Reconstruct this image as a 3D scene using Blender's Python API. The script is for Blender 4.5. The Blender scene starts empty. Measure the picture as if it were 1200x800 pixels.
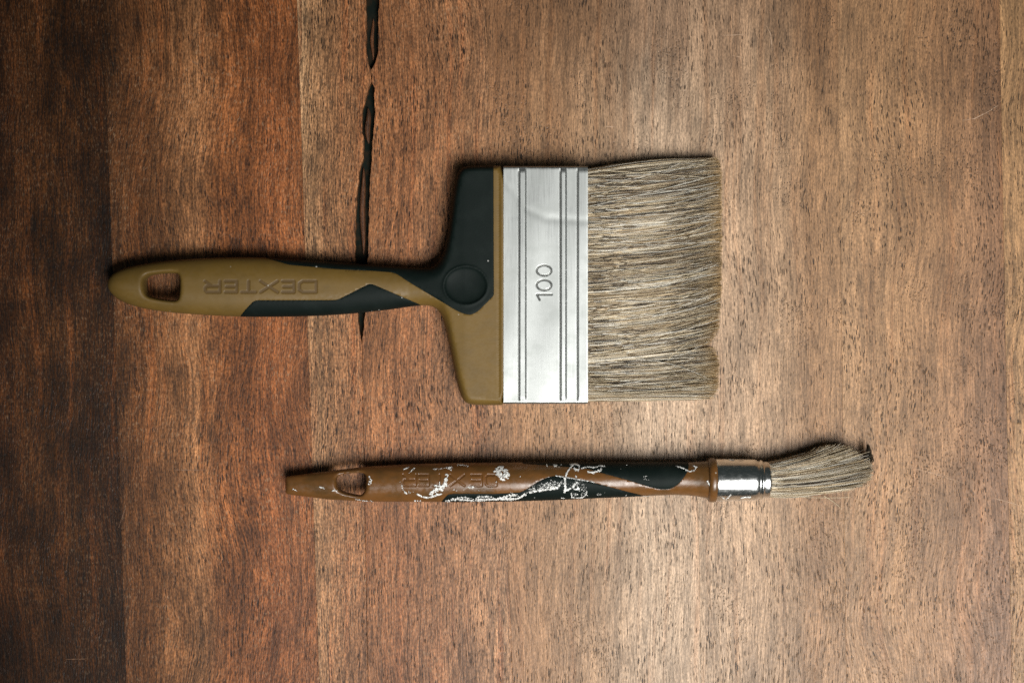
import bpy, bmesh, math, random
import numpy as np
from mathutils import Vector
from mathutils.geometry import delaunay_2d_cdt

# ------------------------------------------------------------------ camera
S = 0.00037          # metres per photograph pixel on the table (ferrule is 100 mm wide)
H = 0.80             # camera height above the table
sc = bpy.context.scene
C = bpy.context.collection
cam_d = bpy.data.cameras.new('camera')
cam = bpy.data.objects.new('camera', cam_d)
C.objects.link(cam)
cam.location = (0, 0, H)
cam.rotation_euler = (0, 0, 0)
cam_d.sensor_width = 36.0
cam_d.lens = 36.0 * H / (1200 * S)
cam_d.clip_start = 0.01
cam_d.clip_end = 50
cam_d.dof.use_dof = True
cam_d.dof.focus_distance = H - 0.006
cam_d.dof.aperture_fstop = 2.8
sc.camera = cam

# ------------------------------------------------------------------ room light
world = bpy.data.worlds.new('World')
sc.world = world
world.use_nodes = True
bg = world.node_tree.nodes['Background']
bg.inputs[0].default_value = (0.80, 1.0, 0.95, 1)
bg.inputs[1].default_value = 0.040

def area_light(name, loc, target, sx, sy, power, col, spread):
    d = bpy.data.lights.new(name, 'AREA')
    d.shape = 'RECTANGLE'
    d.size, d.size_y = sx, sy
    d.energy = power
    d.color = col
    d.spread = math.radians(spread)
    o = bpy.data.objects.new(name, d)
    o.location = loc
    o.rotation_euler = (Vector(target) - Vector(loc)).to_track_quat('-Z', 'Y').to_euler()
    C.objects.link(o)
    return o
area_light('window_light', (0.27, -0.35, 0.56), (0.115, -0.112, 0.0), 0.54, 0.64, 2.0, (1.0, 0.985, 0.95), 45)

sc.view_settings.view_transform = 'Standard'
sc.view_settings.look = 'None'
sc.view_settings.exposure = 0.0
sc.view_settings.gamma = 1.0
sc.view_settings.use_curve_mapping = False
sc.cycles.use_denoising = False
sc.cycles.sample_clamp_indirect = 4.0
sc.cycles.max_bounces = 5
sc.cycles.diffuse_bounces = 2
sc.cycles.glossy_bounces = 3

rng = np.random.default_rng(7)
random.seed(7)

# ------------------------------------------------------------------ helpers
def to_world(px, py, z, zref):
    k = S * (H - zref) / H
    return (px - 600) * k, (400 - py) * k, z

def empty(name, loc=(0, 0, 0)):
    o = bpy.data.objects.new(name, None)
    o.location = loc
    o.empty_display_size = 0.02
    C.objects.link(o)
    return o

def mesh_obj(name, verts, faces, mat, parent=None, smooth=True, colors=None, attr=None):
    me = bpy.data.meshes.new(name)
    if isinstance(verts, np.ndarray): verts = verts.tolist()
    if isinstance(faces, np.ndarray): faces = faces.tolist()
    me.from_pydata(verts, [], faces)
    me.update()
    if smooth:
        me.polygons.foreach_set('use_smooth', [True] * len(me.polygons))
    if colors is not None:
        a = me.color_attributes.new('tint', 'FLOAT_COLOR', 'POINT')
        a.data.foreach_set('color', np.asarray(colors, dtype=np.float32).ravel())
    if attr is not None:
        a = me.attributes.new('ink', 'FLOAT', 'POINT')
        a.data.foreach_set('value', np.asarray(attr, dtype=np.float32))
    me.materials.append(mat)
    o = bpy.data.objects.new(name, me)
    C.objects.link(o)
    if parent is not None:
        o.parent = parent
        o.location = -parent.location if parent.type == 'EMPTY' else (0, 0, 0)
    return o

def interp(x, pts):
    xs = [p[0] for p in pts]; ys = [p[1] for p in pts]
    return np.interp(x, xs, ys)

def smooth_closed(pts, step=2.0, it=2):
    """Chaikin-rounded, resampled closed outline."""
    p = np.array(pts, float)
    for _ in range(it):
        n = np.roll(p, -1, 0)
        p = np.stack([p * .75 + n * .25, p * .25 + n * .75], 1).reshape(-1, 2)
    q = np.vstack([p, p[:1]])
    L = np.r_[0, np.cumsum(np.hypot(*np.diff(q, axis=0).T))]
    n = max(8, int(L[-1] / step))
    t = np.linspace(0, L[-1], n, endpoint=False)
    return np.stack([np.interp(t, L, q[:, 0]), np.interp(t, L, q[:, 1])], 1)

def resample_open(pts, step):
    q = np.array(pts, float)
    L = np.r_[0, np.cumsum(np.hypot(*np.diff(q, axis=0).T))]
    n = max(2, int(L[-1] / step) + 1)
    t = np.linspace(0, L[-1], n)
    return np.stack([np.interp(t, L, q[:, 0]), np.interp(t, L, q[:, 1])], 1)

def inside(P, poly):
    x, y = P[:, 0], P[:, 1]
    r = np.zeros(len(P), bool)
    n = len(poly)
    for i in range(n):
        x1, y1 = poly[i]; x2, y2 = poly[(i + 1) % n]
        if y1 == y2: continue
        c = ((y1 > y) != (y2 > y)) & (x < (x2 - x1) * (y - y1) / (y2 - y1) + x1)
        r ^= c
    return r

def seg_dist(P, segs):
    d = np.full(len(P), 1e9)
    for (x1, y1, x2, y2) in segs:
        vx, vy = x2 - x1, y2 - y1
        l2 = vx * vx + vy * vy + 1e-12
        t = np.clip(((P[:, 0] - x1) * vx + (P[:, 1] - y1) * vy) / l2, 0, 1)
        d = np.minimum(d, np.hypot(P[:, 0] - x1 - t * vx, P[:, 1] - y1 - t * vy))
    return d

def closed_segs(poly):
    return [(*poly[i], *poly[(i + 1) % len(poly)]) for i in range(len(poly))]

# letters as strokes in a unit box, y up
def arc(cx, cy, rx, ry, a0, a1, n=10):
    a = np.radians(np.linspace(a0, a1, n))
    p = np.stack([cx + rx * np.cos(a), cy + ry * np.sin(a)], 1)
    return [(*p[i], *p[i + 1]) for i in range(n - 1)]
GLYPH = {
    'D': [(0, 0, 0, 1), (0, 1, .8, 1), (.8, 1, 1, .8), (1, .8, 1, .2), (1, .2, .8, 0), (.8, 0, 0, 0)],
    'E': [(0, 0, 0, 1), (0, 1, 1, 1), (0, .5, .9, .5), (0, 0, 1, 0)],
    'X': [(0, 0, 1, 1), (0, 1, 1, 0)],
    'T': [(0, 1, 1, 1), (.5, 1, .5, 0)],
    'R': [(0, 0, 0, 1), (0, 1, .9, 1), (.9, 1, 1, .85), (1, .85, 1, .6), (1, .6, .9, .45), (.9, .45, 0, .45), (.55, .45, 1, 0)],
}
def word_segs(spans, y0, y1, stroke):
    """Upside-down word: spans = (letter, x_left, x_right) in picture px; turned half round."""
    out = []
    for ch, xa, xb in spans:
        xa += stroke / 2; xb -= stroke / 2
        for (u1, v1, u2, v2) in GLYPH[ch]:
            f = lambda u, v: (xb - u * (xb - xa), y0 + stroke / 2 + v * (y1 - y0 - stroke))
            out.append((*f(u1, v1), *f(u2, v2)))
    return out

# ------------------------------------------------------------------ shader helper
class NT:
    def __init__(self, name):
        self.m = bpy.data.materials.new(name)
        self.m.use_nodes = True
        self.t = self.m.node_tree
        self.t.nodes.clear()
        self.out = self.t.nodes.new('ShaderNodeOutputMaterial')
        self.b = self.t.nodes.new('ShaderNodeBsdfPrincipled')
        self.t.links.new(self.b.outputs[0], self.out.inputs[0])
    def n(self, typ, **kw):
        nd = self.t.nodes.new(typ)
        for k, v in kw.items(): setattr(nd, k, v)
        return nd
    def set(self, sock, v):
        if isinstance(v, bpy.types.NodeSocket): self.t.links.new(v, sock)
        elif v is not None: sock.default_value = v
    def math(self, op, a, b=0.0, c=None, clamp=False):
        nd = self.n('ShaderNodeMath', operation=op, use_clamp=clamp)
        self.set(nd.inputs[0], a); self.set(nd.inputs[1], b)
        if c is not None: self.set(nd.inputs[2], c)
        return nd.outputs[0]
    def vmath(self, op, a, b):
        nd = self.n('ShaderNodeVectorMath', operation=op)
        self.set(nd.inputs[0], a); self.set(nd.inputs[1], b)
        return nd.outputs[0]
    def noise(self, vec, scale, detail=2.0, rough=0.5):
        v = self.vmath('MULTIPLY', vec, scale)
        nd = self.n('ShaderNodeTexNoise')
        self.set(nd.inputs['Vector'], v)
        nd.inputs['Scale'].default_value = 1.0
        nd.inputs['Detail'].default_value = detail
        nd.inputs['Roughness'].default_value = rough
        return nd.outputs[0]
    def voro(self, vec, scale, rnd=1.0):
        v = self.vmath('MULTIPLY', vec, scale)
        nd = self.n('ShaderNodeTexVoronoi', feature='F1')
        self.set(nd.inputs['Vector'], v)
        nd.inputs['Scale'].default_value = 1.0
        nd.inputs['Randomness'].default_value = rnd
        return nd
    def rng(self, v, a, b, c=0.0, d=1.0, smooth=True):
        nd = self.n('ShaderNodeMapRange', interpolation_type='SMOOTHSTEP' if smooth else 'LINEAR')
        self.set(nd.inputs[0], v)
        for i, q in enumerate((a, b, c, d)): self.set(nd.inputs[1 + i], q)
        return nd.outputs[0]
    def mix(self, f, a, b, mode='MIX'):
        nd = self.n('ShaderNodeMix', data_type='RGBA', blend_type=mode)
        nd.clamp_factor = True
        self.set(nd.inputs[0], f); self.set(nd.inputs[6], a); self.set(nd.inputs[7], b)
        return nd.outputs[2]
    def ramp(self, v, stops):
        nd = self.n('ShaderNodeValToRGB')
        e = nd.color_ramp.elements
        while len(e) < len(stops): e.new(0.5)
        for i, (p, c) in enumerate(stops):
            e[i].position = p; e[i].color = (*c, 1)
        self.set(nd.inputs[0], v)
        return nd.outputs[0]
    def bump(self, h, strength, dist):
        nd = self.n('ShaderNodeBump')
        nd.inputs['Strength'].default_value = strength
        nd.inputs['Distance'].default_value = dist
        self.set(nd.inputs['Height'], h)
        self.t.links.new(nd.outputs[0], self.b.inputs['Normal'])
    def pxcoord(self, seed=0.0):
        tc = self.n('ShaderNodeTexCoord')
        v = self.vmath('MULTIPLY', tc.outputs['Object'], (1 / S, 1 / S, 1 / S))
        return v

def c4(c): return (*c, 1.0)

def wood(name, x0, x1, stops, seed, warp=1.0, pore=1.0, pore_len=15.0, fine=0.35, fleck=0.0, streak=0.5,
         pore_col=(0.012, 0.008, 0.006), gloss=0.40, alt=(0.20, 0.075, 0.028), blotch=0.22, figure=0.0, stain=0.0):
    """stops: [(picture x, colour)] = the board's own colour across its width."""
    N = NT(name)
    p0 = N.pxcoord()
    sx = N.n('ShaderNodeSeparateXYZ'); N.set(sx.inputs[0], p0)
    x, y = sx.outputs[0], sx.outputs[1]
    p = N.vmath('ADD', p0, (seed * 317.0, seed * 911.0, seed * 77.0))
    low = N.noise(p, (1 / 150, 1 / 230, 1), 1.0)
    mid = N.noise(p, (1 / 22, 1 / 60, 1), 1.0)
    dx = N.math('ADD', N.math('MULTIPLY', N.math('SUBTRACT', low, 0.5), 48.0 * warp),
                N.math('MULTIPLY', N.math('SUBTRACT', mid, 0.5), 3.0 * warp))
    cb = N.n('ShaderNodeCombineXYZ'); N.set(cb.inputs[0], dx)
    w = N.vmath('ADD', p, cb.outputs[0])
    # colour across the board
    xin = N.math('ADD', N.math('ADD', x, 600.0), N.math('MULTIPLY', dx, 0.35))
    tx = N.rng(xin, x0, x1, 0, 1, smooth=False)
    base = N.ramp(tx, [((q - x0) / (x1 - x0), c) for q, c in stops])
    st = N.noise(w, (1 / 13, 1 / 420, 1), 3.0, 0.62)
    base = N.mix(N.rng(st, 0.50, 0.70, 0, streak), base, c4(alt))
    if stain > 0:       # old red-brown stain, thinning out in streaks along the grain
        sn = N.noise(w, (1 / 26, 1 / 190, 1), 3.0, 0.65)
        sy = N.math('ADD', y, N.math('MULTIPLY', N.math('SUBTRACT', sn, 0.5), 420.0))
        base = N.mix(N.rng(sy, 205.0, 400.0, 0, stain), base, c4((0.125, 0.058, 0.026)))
    st2 = N.noise(w, (1 / 6, 1 / 260, 1), 2.0, 0.6)
    val = N.rng(st2, 0.25, 0.75, 1 - streak * 0.55, 1 + streak * 0.55)
    patch = N.noise(p, (1 / 48, 1 / 120, 1), 3.0, 0.6)
    val = N.math('MULTIPLY', val, N.rng(patch, 0.28, 0.72, 1 - blotch, 1 + blotch))
    fn = N.noise(w, (1 / 1.6, 1 / 24, 1), 2.0, 0.65)
    val = N.math('MULTIPLY', val, N.rng(fn, 0.32, 0.68, 1 - fine, 1 + fine))
    gr = N.noise(w, (1 / 1.3, 1 / 4.0, 1), 1.0, 0.6)
    val = N.math('MULTIPLY', val, N.rng(gr, 0.32, 0.68, 1 - fine * 0.7, 1 + fine * 0.7))
    vc = N.n('ShaderNodeCombineColor')
    for i in range(3): N.set(vc.inputs[i], val)
    base = N.mix(1.0, base, vc.outputs[0], 'MULTIPLY')
    # pale ray flecks and glints of the grain, painted into the colour
    fl = N.noise(w, (1 / 1.7, 1 / 6.5, 1), 1.0, 0.7)
    flm = N.math('MULTIPLY', N.rng(fl, 0.58, 0.70), N.math('MULTIPLY', N.rng(patch, 0.40, 0.62, 0.25, 1.0), fleck))
    base = N.mix(flm, base, c4((0.36, 0.235, 0.14)))
    # open pores: short dark dashes along the grain, denser in places
    dens = N.noise(p, (1 / 55, 1 / 110, 1), 2.0, 0.6)
    th = N.rng(dens, 0.3, 0.7, 0.12, 0.36)
    v1 = N.voro(w, (1 / 2.0, 1 / (pore_len * 1.25), 1))
    m1 = N.math('MULTIPLY', N.rng(v1.outputs[0], th, N.math('MULTIPLY', th, 0.55)), pore)
    v2 = N.voro(N.vmath('ADD', w, (40.0, 13.0, 5.0)), (1 / 4.2, 1 / (pore_len * 3.0), 1))
    m2 = N.math('MULTIPLY', N.rng(v2.outputs[0], 0.15, 0.08), pore)
    pores = N.math('MAXIMUM', m1, m2, clamp=True)
    if figure > 0:      # cross-cut figure where the grain dives: small wormy dots
        fz = N.noise(p, (1 / 70, 1 / 85, 1), 2.0, 0.5)
        v3 = N.voro(w, (1 / 2.4, 1 / 4.4, 1))
        m3 = N.math('MULTIPLY', N.rng(v3.outputs[0], 0.34, 0.16), N.rng(fz, 0.52, 0.66, 0, figure))
        pores = N.math('MAXIMUM', pores, m3, clamp=True)
    base = N.mix(pores, base, c4(pore_col))
    N.set(N.b.inputs['Base Color'], base)
    N.set(N.b.inputs['Roughness'], N.rng(fn, 0.3, 0.7, gloss + 0.10, gloss - 0.06))
    N.b.inputs['IOR'].default_value = 1.45
    N.b.inputs['Specular IOR Level'].default_value = 0.30
    hgt = N.math('SUBTRACT', N.math('ADD', N.math('MULTIPLY', fn, 0.5), N.math('MULTIPLY', gr, 0.35)), pores)
    N.bump(hgt, 0.55, 0.00022)
    return N.m

def simple(name, col, rough=0.5, metal=0.0, spec=0.5):
    N = NT(name)
    N.b.inputs['Base Color'].default_value = c4(col)
    N.b.inputs['Roughness'].default_value = rough
    N.b.inputs['Metallic'].default_value = metal
    N.b.inputs['Specular IOR Level'].default_value = spec
    return N

def plastic(name, col, dark, rough, inkcol, dirt=0.35, spec=0.5):
    N = simple(name, col, rough, spec=spec)
    p = N.pxcoord()
    a = N.noise(p, (1 / 34, 1 / 20, 1 / 20), 4.0, 0.6)
    b = N.noise(p, (1 / 5, 1 / 4, 1 / 5), 3.0, 0.6)
    base = N.mix(N.rng(a, 0.35, 0.7, 0, dirt), c4(col), c4(dark))
    at = N.n('ShaderNodeAttribute', attribute_name='ink')
    base = N.mix(at.outputs['Fac'], base, c4(inkcol))
    sp = N.voro(p, (1 / 22, 1 / 22, 1 / 22))
    base = N.mix(N.rng(sp.outputs[0], 0.055, 0.03, 0, 0.55), base, c4((0.5, 0.47, 0.4)))
    N.set(N.b.inputs['Base Color'], base)
    N.set(N.b.inputs['Roughness'], N.rng(b, 0.3, 0.7, rough - 0.07, rough + 0.1))
    N.bump(b, 0.15, 0.0002)
    return N.m

def rubber(name):
    N = simple(name, (0.010, 0.0165, 0.0165), 0.62, spec=0.13)
    p = N.pxcoord()
    a = N.noise(p, (1 / 40, 1 / 40, 1 / 40), 4.0, 0.65)
    base = N.mix(N.rng(a, 0.4, 0.75, 0, 0.8), c4((0.0022, 0.0058, 0.0048)), c4((0.0065, 0.0110, 0.0095)))
    sp = N.voro(p, (1 / 9, 1 / 9, 1 / 9))
    cs = N.n('ShaderNodeSeparateColor'); N.set(cs.inputs[0], sp.outputs['Color'])
    rad = N.math('MULTIPLY', N.math('POWER', cs.outputs[0], 5.0), 0.17)
    base = N.mix(N.rng(sp.outputs[0], rad, N.math('MULTIPLY', rad, 0.5), 0, 0.6), base, c4((0.5, 0.5, 0.47)))
    g = N.noise(p, (1 / 1.6, 1 / 1.6, 1 / 1.6), 2.0)
    N.set(N.b.inputs['Base Color'], base)
    N.bump(g, 0.25, 0.00015)
    return N.m

def brushed_metal(name):
    N = simple(name, (0.80, 0.82, 0.81), 0.42, 1.0)
    p = N.pxcoord()
    a = N.noise(p, (1 / 1.1, 1 / 55, 1), 4.0, 0.7)
    b = N.noise(p, (1 / 30, 1 / 22, 1), 4.0, 0.6)
    col = N.mix(N.rng(b, 0.35, 0.75), c4((0.385, 0.40, 0.392)), c4((0.325, 0.34, 0.33)))
    at = N.n('ShaderNodeAttribute', attribute_name='ink')
    col = N.mix(at.outputs['Fac'], col, c4((0.10, 0.095, 0.085)))
    N.set(N.b.inputs['Base Color'], col)
    N.set(N.b.inputs['Roughness'], N.math('ADD', N.rng(a, 0.3, 0.7, 0.40, 0.52), N.rng(b, 0.3, 0.7, -0.04, 0.05)))
    N.bump(N.math('ADD', a, N.math('MULTIPLY', b, 0.8)), 0.07, 0.0001)
    return N.m

def chrome(name):
    N = simple(name, (0.68, 0.69, 0.68), 0.09, 1.0)
    p = N.pxcoord()
    a = N.noise(p, (1 / 6, 1 / 3, 1 / 3), 4.0, 0.7)
    N.set(N.b.inputs['Roughness'], N.rng(a, 0.4, 0.8, 0.20, 0.34))
    N.bump(N.noise(p, (1 / 14, 1 / 9, 1 / 9), 3.0), 0.08, 0.0004)
    return N.m

def hair_mat(name):
    N = simple(name, (0.3, 0.22, 0.12), 0.42, spec=0.45)
    at = N.n('ShaderNodeAttribute', attribute_name='tint')
    N.set(N.b.inputs['Base Color'], at.outputs['Color'])
    return N.m

def paint_mat(name):
    N = simple(name, (0.78, 0.78, 0.74), 0.55)
    p = N.pxcoord()
    a = N.noise(p, (1 / 2.2, 1 / 2.2, 1 / 2.2), 3.0)
    N.set(N.b.inputs['Base Color'], N.mix(N.rng(a, 0.35, 0.62), c4((0.34, 0.34, 0.32)), c4((0.76, 0.76, 0.73))))
    N.bump(a, 0.4, 0.0002)
    return N.m

# ------------------------------------------------------------------ the table: planks glued side by side
table = empty('table_top')
table['kind'] = 'structure'
table['label'] = 'worn brown wooden table top of glued planks under both brushes'
YA, YB = -420, 1220

def lean(x_top, x_bot):
    return [(YA, x_top - (x_bot - x_top) * 0.5), (0, x_top), (800, x_bot), (YB, x_bot + (x_bot - x_top) * 0.5)]

crack_l = [(YA, 426), (0, 428.8), (30, 429.6), (55, 428.8), (72, 431), (82, 434.6), (96, 434.8), (104, 432), (118, 428.0), (132, 424.6), (148, 424.0),
           (166, 426.4), (184, 426.0), (200, 421.4), (228, 418.4), (262, 416.6), (300, 416.2), (340, 418), (366, 419.2),
           (384, 420.6), (397, 423), (404, 424.2), (800, 431), (YB, 436)]
crack_r = [(YA, 446), (0, 444.4), (28, 443.2), (58, 443.4), (72, 440.5), (82, 435.4), (96, 435.4), (104, 439), (118, 438.8), (132, 439.4), (150, 438.4),
           (166, 436.2), (184, 436.0), (200, 434.4), (228, 433.0), (262, 432.2), (300, 431.2), (340, 430), (366, 428),
           (384, 426.4), (397, 424.4), (404, 424.5), (800, 431.3), (YB, 436.3)]

J1 = lean(121, 148); J2 = lean(348, 374); J4 = lean(569, 601); J5 = lean(806, 822); J6 = lean(981, 992); J7 = lean(1171, 1186)
def shift(J, d): return [(y, x + d) for y, x in J]

def plank(mat, left, right, fine_l=False, fine_r=False):
    ys = np.unique(np.r_[np.arange(YA, YB + 1, 20), (np.arange(-10, 420, 1.5) if (fine_l or fine_r) else [])])
    L = interp(ys, left) + 0.04; R = interp(ys, right) - 0.04
    if fine_l: L = L + 0.5 * np.sin(ys / 3.1) * np.sin(ys / 7.7) * (ys < 395)
    if fine_r: R = R + 0.5 * np.sin(ys / 2.7 + 1) * np.sin(ys / 8.9) * (ys < 395)
    b = 0.2
    rows = []
    for k, y in enumerate(ys):
        rows.append([(L[k], y, -0.028), (L[k], y, -0.00005), (L[k] + b, y, 0.0), (R[k] - b, y, 0.0), (R[k], y, -0.00005), (R[k], y, -0.028)])
    V = [to_world(px, py, z, 0.0) for r in rows for (px, py, z) in r]
    F = []
    n = len(rows)
    for i in range(n - 1):
        for j in range(5):
            F.append((i * 6 + j, (i + 1) * 6 + j, (i + 1) * 6 + j + 1, i * 6 + j + 1))
        F.append((i * 6 + 5, (i + 1) * 6 + 5, (i + 1) * 6, i * 6))
    F.append(tuple(range(6))); F.append(tuple((n - 1) * 6 + j for j in reversed(range(6))))
    return mesh_obj('plank', V, F, mat, table, smooth=False)

RED = (0.175, 0.055, 0.018)
w_far_left = wood('wood_far_left', -500, -150, [(-500, (0.05, 0.023, 0.010)), (-150, (0.045, 0.020, 0.009))], 11, fine=0.5, fleck=0.12, pore=0.7)
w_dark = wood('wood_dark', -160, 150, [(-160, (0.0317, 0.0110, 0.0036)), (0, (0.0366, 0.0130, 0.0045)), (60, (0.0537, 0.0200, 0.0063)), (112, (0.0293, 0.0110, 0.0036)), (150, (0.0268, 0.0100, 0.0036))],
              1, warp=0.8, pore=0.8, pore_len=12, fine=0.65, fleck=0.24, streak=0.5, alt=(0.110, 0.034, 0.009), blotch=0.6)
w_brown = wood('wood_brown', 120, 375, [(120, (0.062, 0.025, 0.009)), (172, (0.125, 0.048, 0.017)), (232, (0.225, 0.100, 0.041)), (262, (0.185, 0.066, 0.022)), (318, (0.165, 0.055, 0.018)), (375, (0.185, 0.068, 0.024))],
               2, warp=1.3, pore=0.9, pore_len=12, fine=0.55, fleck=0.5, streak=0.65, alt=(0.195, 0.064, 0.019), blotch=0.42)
w_tan = wood('wood_tan', 345, 440, [(345, (0.28, 0.168, 0.088)), (362, (0.245, 0.130, 0.062)), (395, (0.215, 0.100, 0.044)), (440, (0.205, 0.085, 0.034))],
             3, warp=0.5, pore=1.0, pore_len=11, fine=0.6, fleck=0.55, streak=0.55, alt=(0.225, 0.070, 0.022), blotch=0.28)
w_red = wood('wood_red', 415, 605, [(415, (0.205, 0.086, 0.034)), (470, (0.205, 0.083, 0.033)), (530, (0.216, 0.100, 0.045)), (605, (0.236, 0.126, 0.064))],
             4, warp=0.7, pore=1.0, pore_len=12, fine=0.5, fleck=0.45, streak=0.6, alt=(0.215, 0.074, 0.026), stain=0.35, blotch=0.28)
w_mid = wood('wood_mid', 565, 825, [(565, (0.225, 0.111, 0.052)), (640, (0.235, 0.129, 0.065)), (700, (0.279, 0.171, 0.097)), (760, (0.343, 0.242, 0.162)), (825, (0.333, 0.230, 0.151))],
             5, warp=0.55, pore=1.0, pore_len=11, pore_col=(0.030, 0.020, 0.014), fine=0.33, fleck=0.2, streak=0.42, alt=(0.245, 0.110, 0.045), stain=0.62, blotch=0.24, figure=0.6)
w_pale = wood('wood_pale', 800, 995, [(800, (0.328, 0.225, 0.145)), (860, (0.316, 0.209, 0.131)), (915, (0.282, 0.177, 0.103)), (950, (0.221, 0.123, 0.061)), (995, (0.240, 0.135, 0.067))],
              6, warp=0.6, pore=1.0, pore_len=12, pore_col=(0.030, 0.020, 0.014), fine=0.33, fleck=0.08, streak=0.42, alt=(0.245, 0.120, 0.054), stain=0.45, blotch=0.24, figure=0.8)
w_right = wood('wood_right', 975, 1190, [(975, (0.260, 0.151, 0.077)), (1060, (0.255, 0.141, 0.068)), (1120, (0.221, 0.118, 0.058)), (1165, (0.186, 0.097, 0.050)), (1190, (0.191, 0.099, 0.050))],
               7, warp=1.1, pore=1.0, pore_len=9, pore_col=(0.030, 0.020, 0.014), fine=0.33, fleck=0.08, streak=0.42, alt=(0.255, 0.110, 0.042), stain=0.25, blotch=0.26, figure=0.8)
w_edge = wood('wood_edge', 1170, 1430, [(1170, (0.279, 0.157, 0.073)), (1430, (0.255, 0.139, 0.064))], 8, warp=1.2, pore=1.0, pore_len=11, pore_col=(0.030, 0.020, 0.014), fine=0.33, streak=0.6, blotch=0.24, figure=0.6)
w_far_right = wood('wood_far_right', 1420, 1720, [(1420, (0.24, 0.13, 0.07)), (1720, (0.22, 0.12, 0.06))], 9, pore=0.9, fine=0.28)

far_l = lean(-150, -140); far_r = lean(1425, 1440)
p_far_left = plank(w_far_left, lean(-500, -500), far_l)
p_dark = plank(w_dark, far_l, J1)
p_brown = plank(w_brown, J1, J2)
p_tan = plank(w_tan, J2, crack_l, fine_r=True)
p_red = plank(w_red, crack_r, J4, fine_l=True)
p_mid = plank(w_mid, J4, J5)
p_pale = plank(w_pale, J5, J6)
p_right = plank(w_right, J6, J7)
p_edge = plank(w_edge, J7, far_r)
p_far_right = plank(w_far_right, far_r, lean(1720, 1720))

# black filler at the bottom of the crack, and the torn slivers of wood inside it
fillm = NT('black_filler')
_p = fillm.pxcoord(); _a = fillm.noise(_p, (1 / 6, 1 / 14, 1), 4.0)
fillm.set(fillm.b.inputs['Base Color'], fillm.mix(fillm.rng(_a, 0.4, 0.75), c4((0.006, 0.009, 0.007)), c4((0.022, 0.014, 0.008))))
fillm.b.inputs['Roughness'].default_value = 0.9
fillm.b.inputs['Specular IOR Level'].default_value = 0.08
ys = np.arange(-420, 410, 6.0)
V, F = [], []
for y in ys:
    for px in (interp(y, crack_l) - 3, interp(y, crack_r) + 3):
        V.append(to_world(px, y, -0.0042 + 0.0004 * math.sin(y / 9.0), 0))
for i in range(len(ys) - 1): F.append((2 * i, 2 * i + 2, 2 * i + 3, 2 * i + 1))
mesh_obj('crack_filler', V, F, fillm.m, table)

def sliver(y0, y1, xa, xb, depth, mat):
    ys = np.linspace(y0, y1, 26)
    V, F = [], []
    for k, y in enumerate(ys):
        t = k / 25
        w = (math.sin(math.pi * t) ** 0.6) * 0.5 + 0.02
        c = (xa + xb) / 2 + 0.8 * math.sin(t * 7 + y0)
        hw = (xb - xa) * w
        for dx, dz in ((-hw, -0.004), (-hw * 0.8, -depth - 0.0003), (0, -depth), (hw * 0.8, -depth - 0.0004), (hw, -0.004)):
            V.append(to_world(c + dx, y, dz, 0))
    for i in range(25):
        for j in range(4): F.append((i * 5 + j, i * 5 + 5 + j, i * 5 + 6 + j, i * 5 + 1 + j))
    return mesh_obj('wood_sliver', V, F, mat, table)
w_sliv = wood('wood_sliver', 400, 460, [(400, (0.085, 0.036, 0.017)), (460, (0.07, 0.03, 0.014))], 12, fine=0.5)
sliver(126, 168, 427.6, 434.0, 0.0012, w_sliv)
sliver(196, 298, 421.6, 428.0, 0.0022, w_sliv)
sliver(20, 70, 434.0, 438.0, 0.0030, w_sliv)

# scratches: thin raised fibres torn out of the surface
scr = simple('torn_fibre', (0.36, 0.235, 0.15), 0.6).m
scr_d = simple('torn_fibre_dark', (0.20, 0.105, 0.058), 0.6).m
def scratch(pts, w, mat):
    q = resample_open(pts, 2.0)
    n = len(q)
    V, F = [], []
    for i in range(n):
        a = q[max(i - 1, 0)]; b = q[min(i + 1, n - 1)]
        t = (b - a) / (np.hypot(*(b - a)) + 1e-9)
        nn = np.array([-t[1], t[0]])
        ww = w * (0.25 + 0.75 * math.sin(math.pi * (i + 0.5) / n)) * random.uniform(0.4, 1.2)
        for s_, z in ((-1, 0.00002), (0, 0.00010), (1, 0.00002)):
            V.append(to_world(*(q[i] + nn * ww * s_ + np.array([0, random.uniform(-.2, .2)])), z, 0))
    for i in range(n - 1):
        for j in range(2): F.append((i * 3 + j, i * 3 + 3 + j, i * 3 + 4 + j, i * 3 + 1 + j))
    mesh_obj('scratch', V, F, mat, table)
for pts, w, m in [
    ([(197, 549.5), (215, 550.5), (244, 550)], 0.55, scr_d), ([(75, 772), (104, 771.5)], 0.5, scr_d),
    ([(1128, 141), (1142, 139), (1158, 131), (1172, 122)], 0.55, scr), ([(1066, 547), (1090, 553), (1130, 566)], 0.5, scr),
    ([(1160, 582), (1182, 588), (1199, 593)], 0.55, scr), ([(898, 30), (903, 40), (905, 60)], 0.6, scr),
    ([(858, 65), (872, 68)], 0.5, scr), ([(845, 42), (880, 40)], 0.4, scr), ([(225, 72), (232, 76)], 0.6, scr_d),
    ([(206, 598), (216, 612), (222, 622)], 0.4, scr_d), ([(148, 592), (143, 606), (139, 618)], 0.4, scr_d), ([(708, 148), (722, 149)], 0.5, scr)]:
    scratch(pts, w, m)

# ------------------------------------------------------------------ shared materials
m_olive = plastic('olive_plastic', (0.130, 0.077, 0.016), (0.098, 0.060, 0.015), 0.52, (0.058, 0.031, 0.009), 0.6, 0.32)
m_amber = plastic('amber_plastic', (0.132, 0.056, 0.015), (0.068, 0.035, 0.011), 0.28, (0.09, 0.038, 0.012), 0.85)
m_rubber = rubber('black_rubber')
m_metal = brushed_metal('brushed_steel')
m_chrome = chrome('polished_steel')
m_hair = hair_mat('bristle_hair')
m_paint = paint_mat('dried_white_paint')

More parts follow.
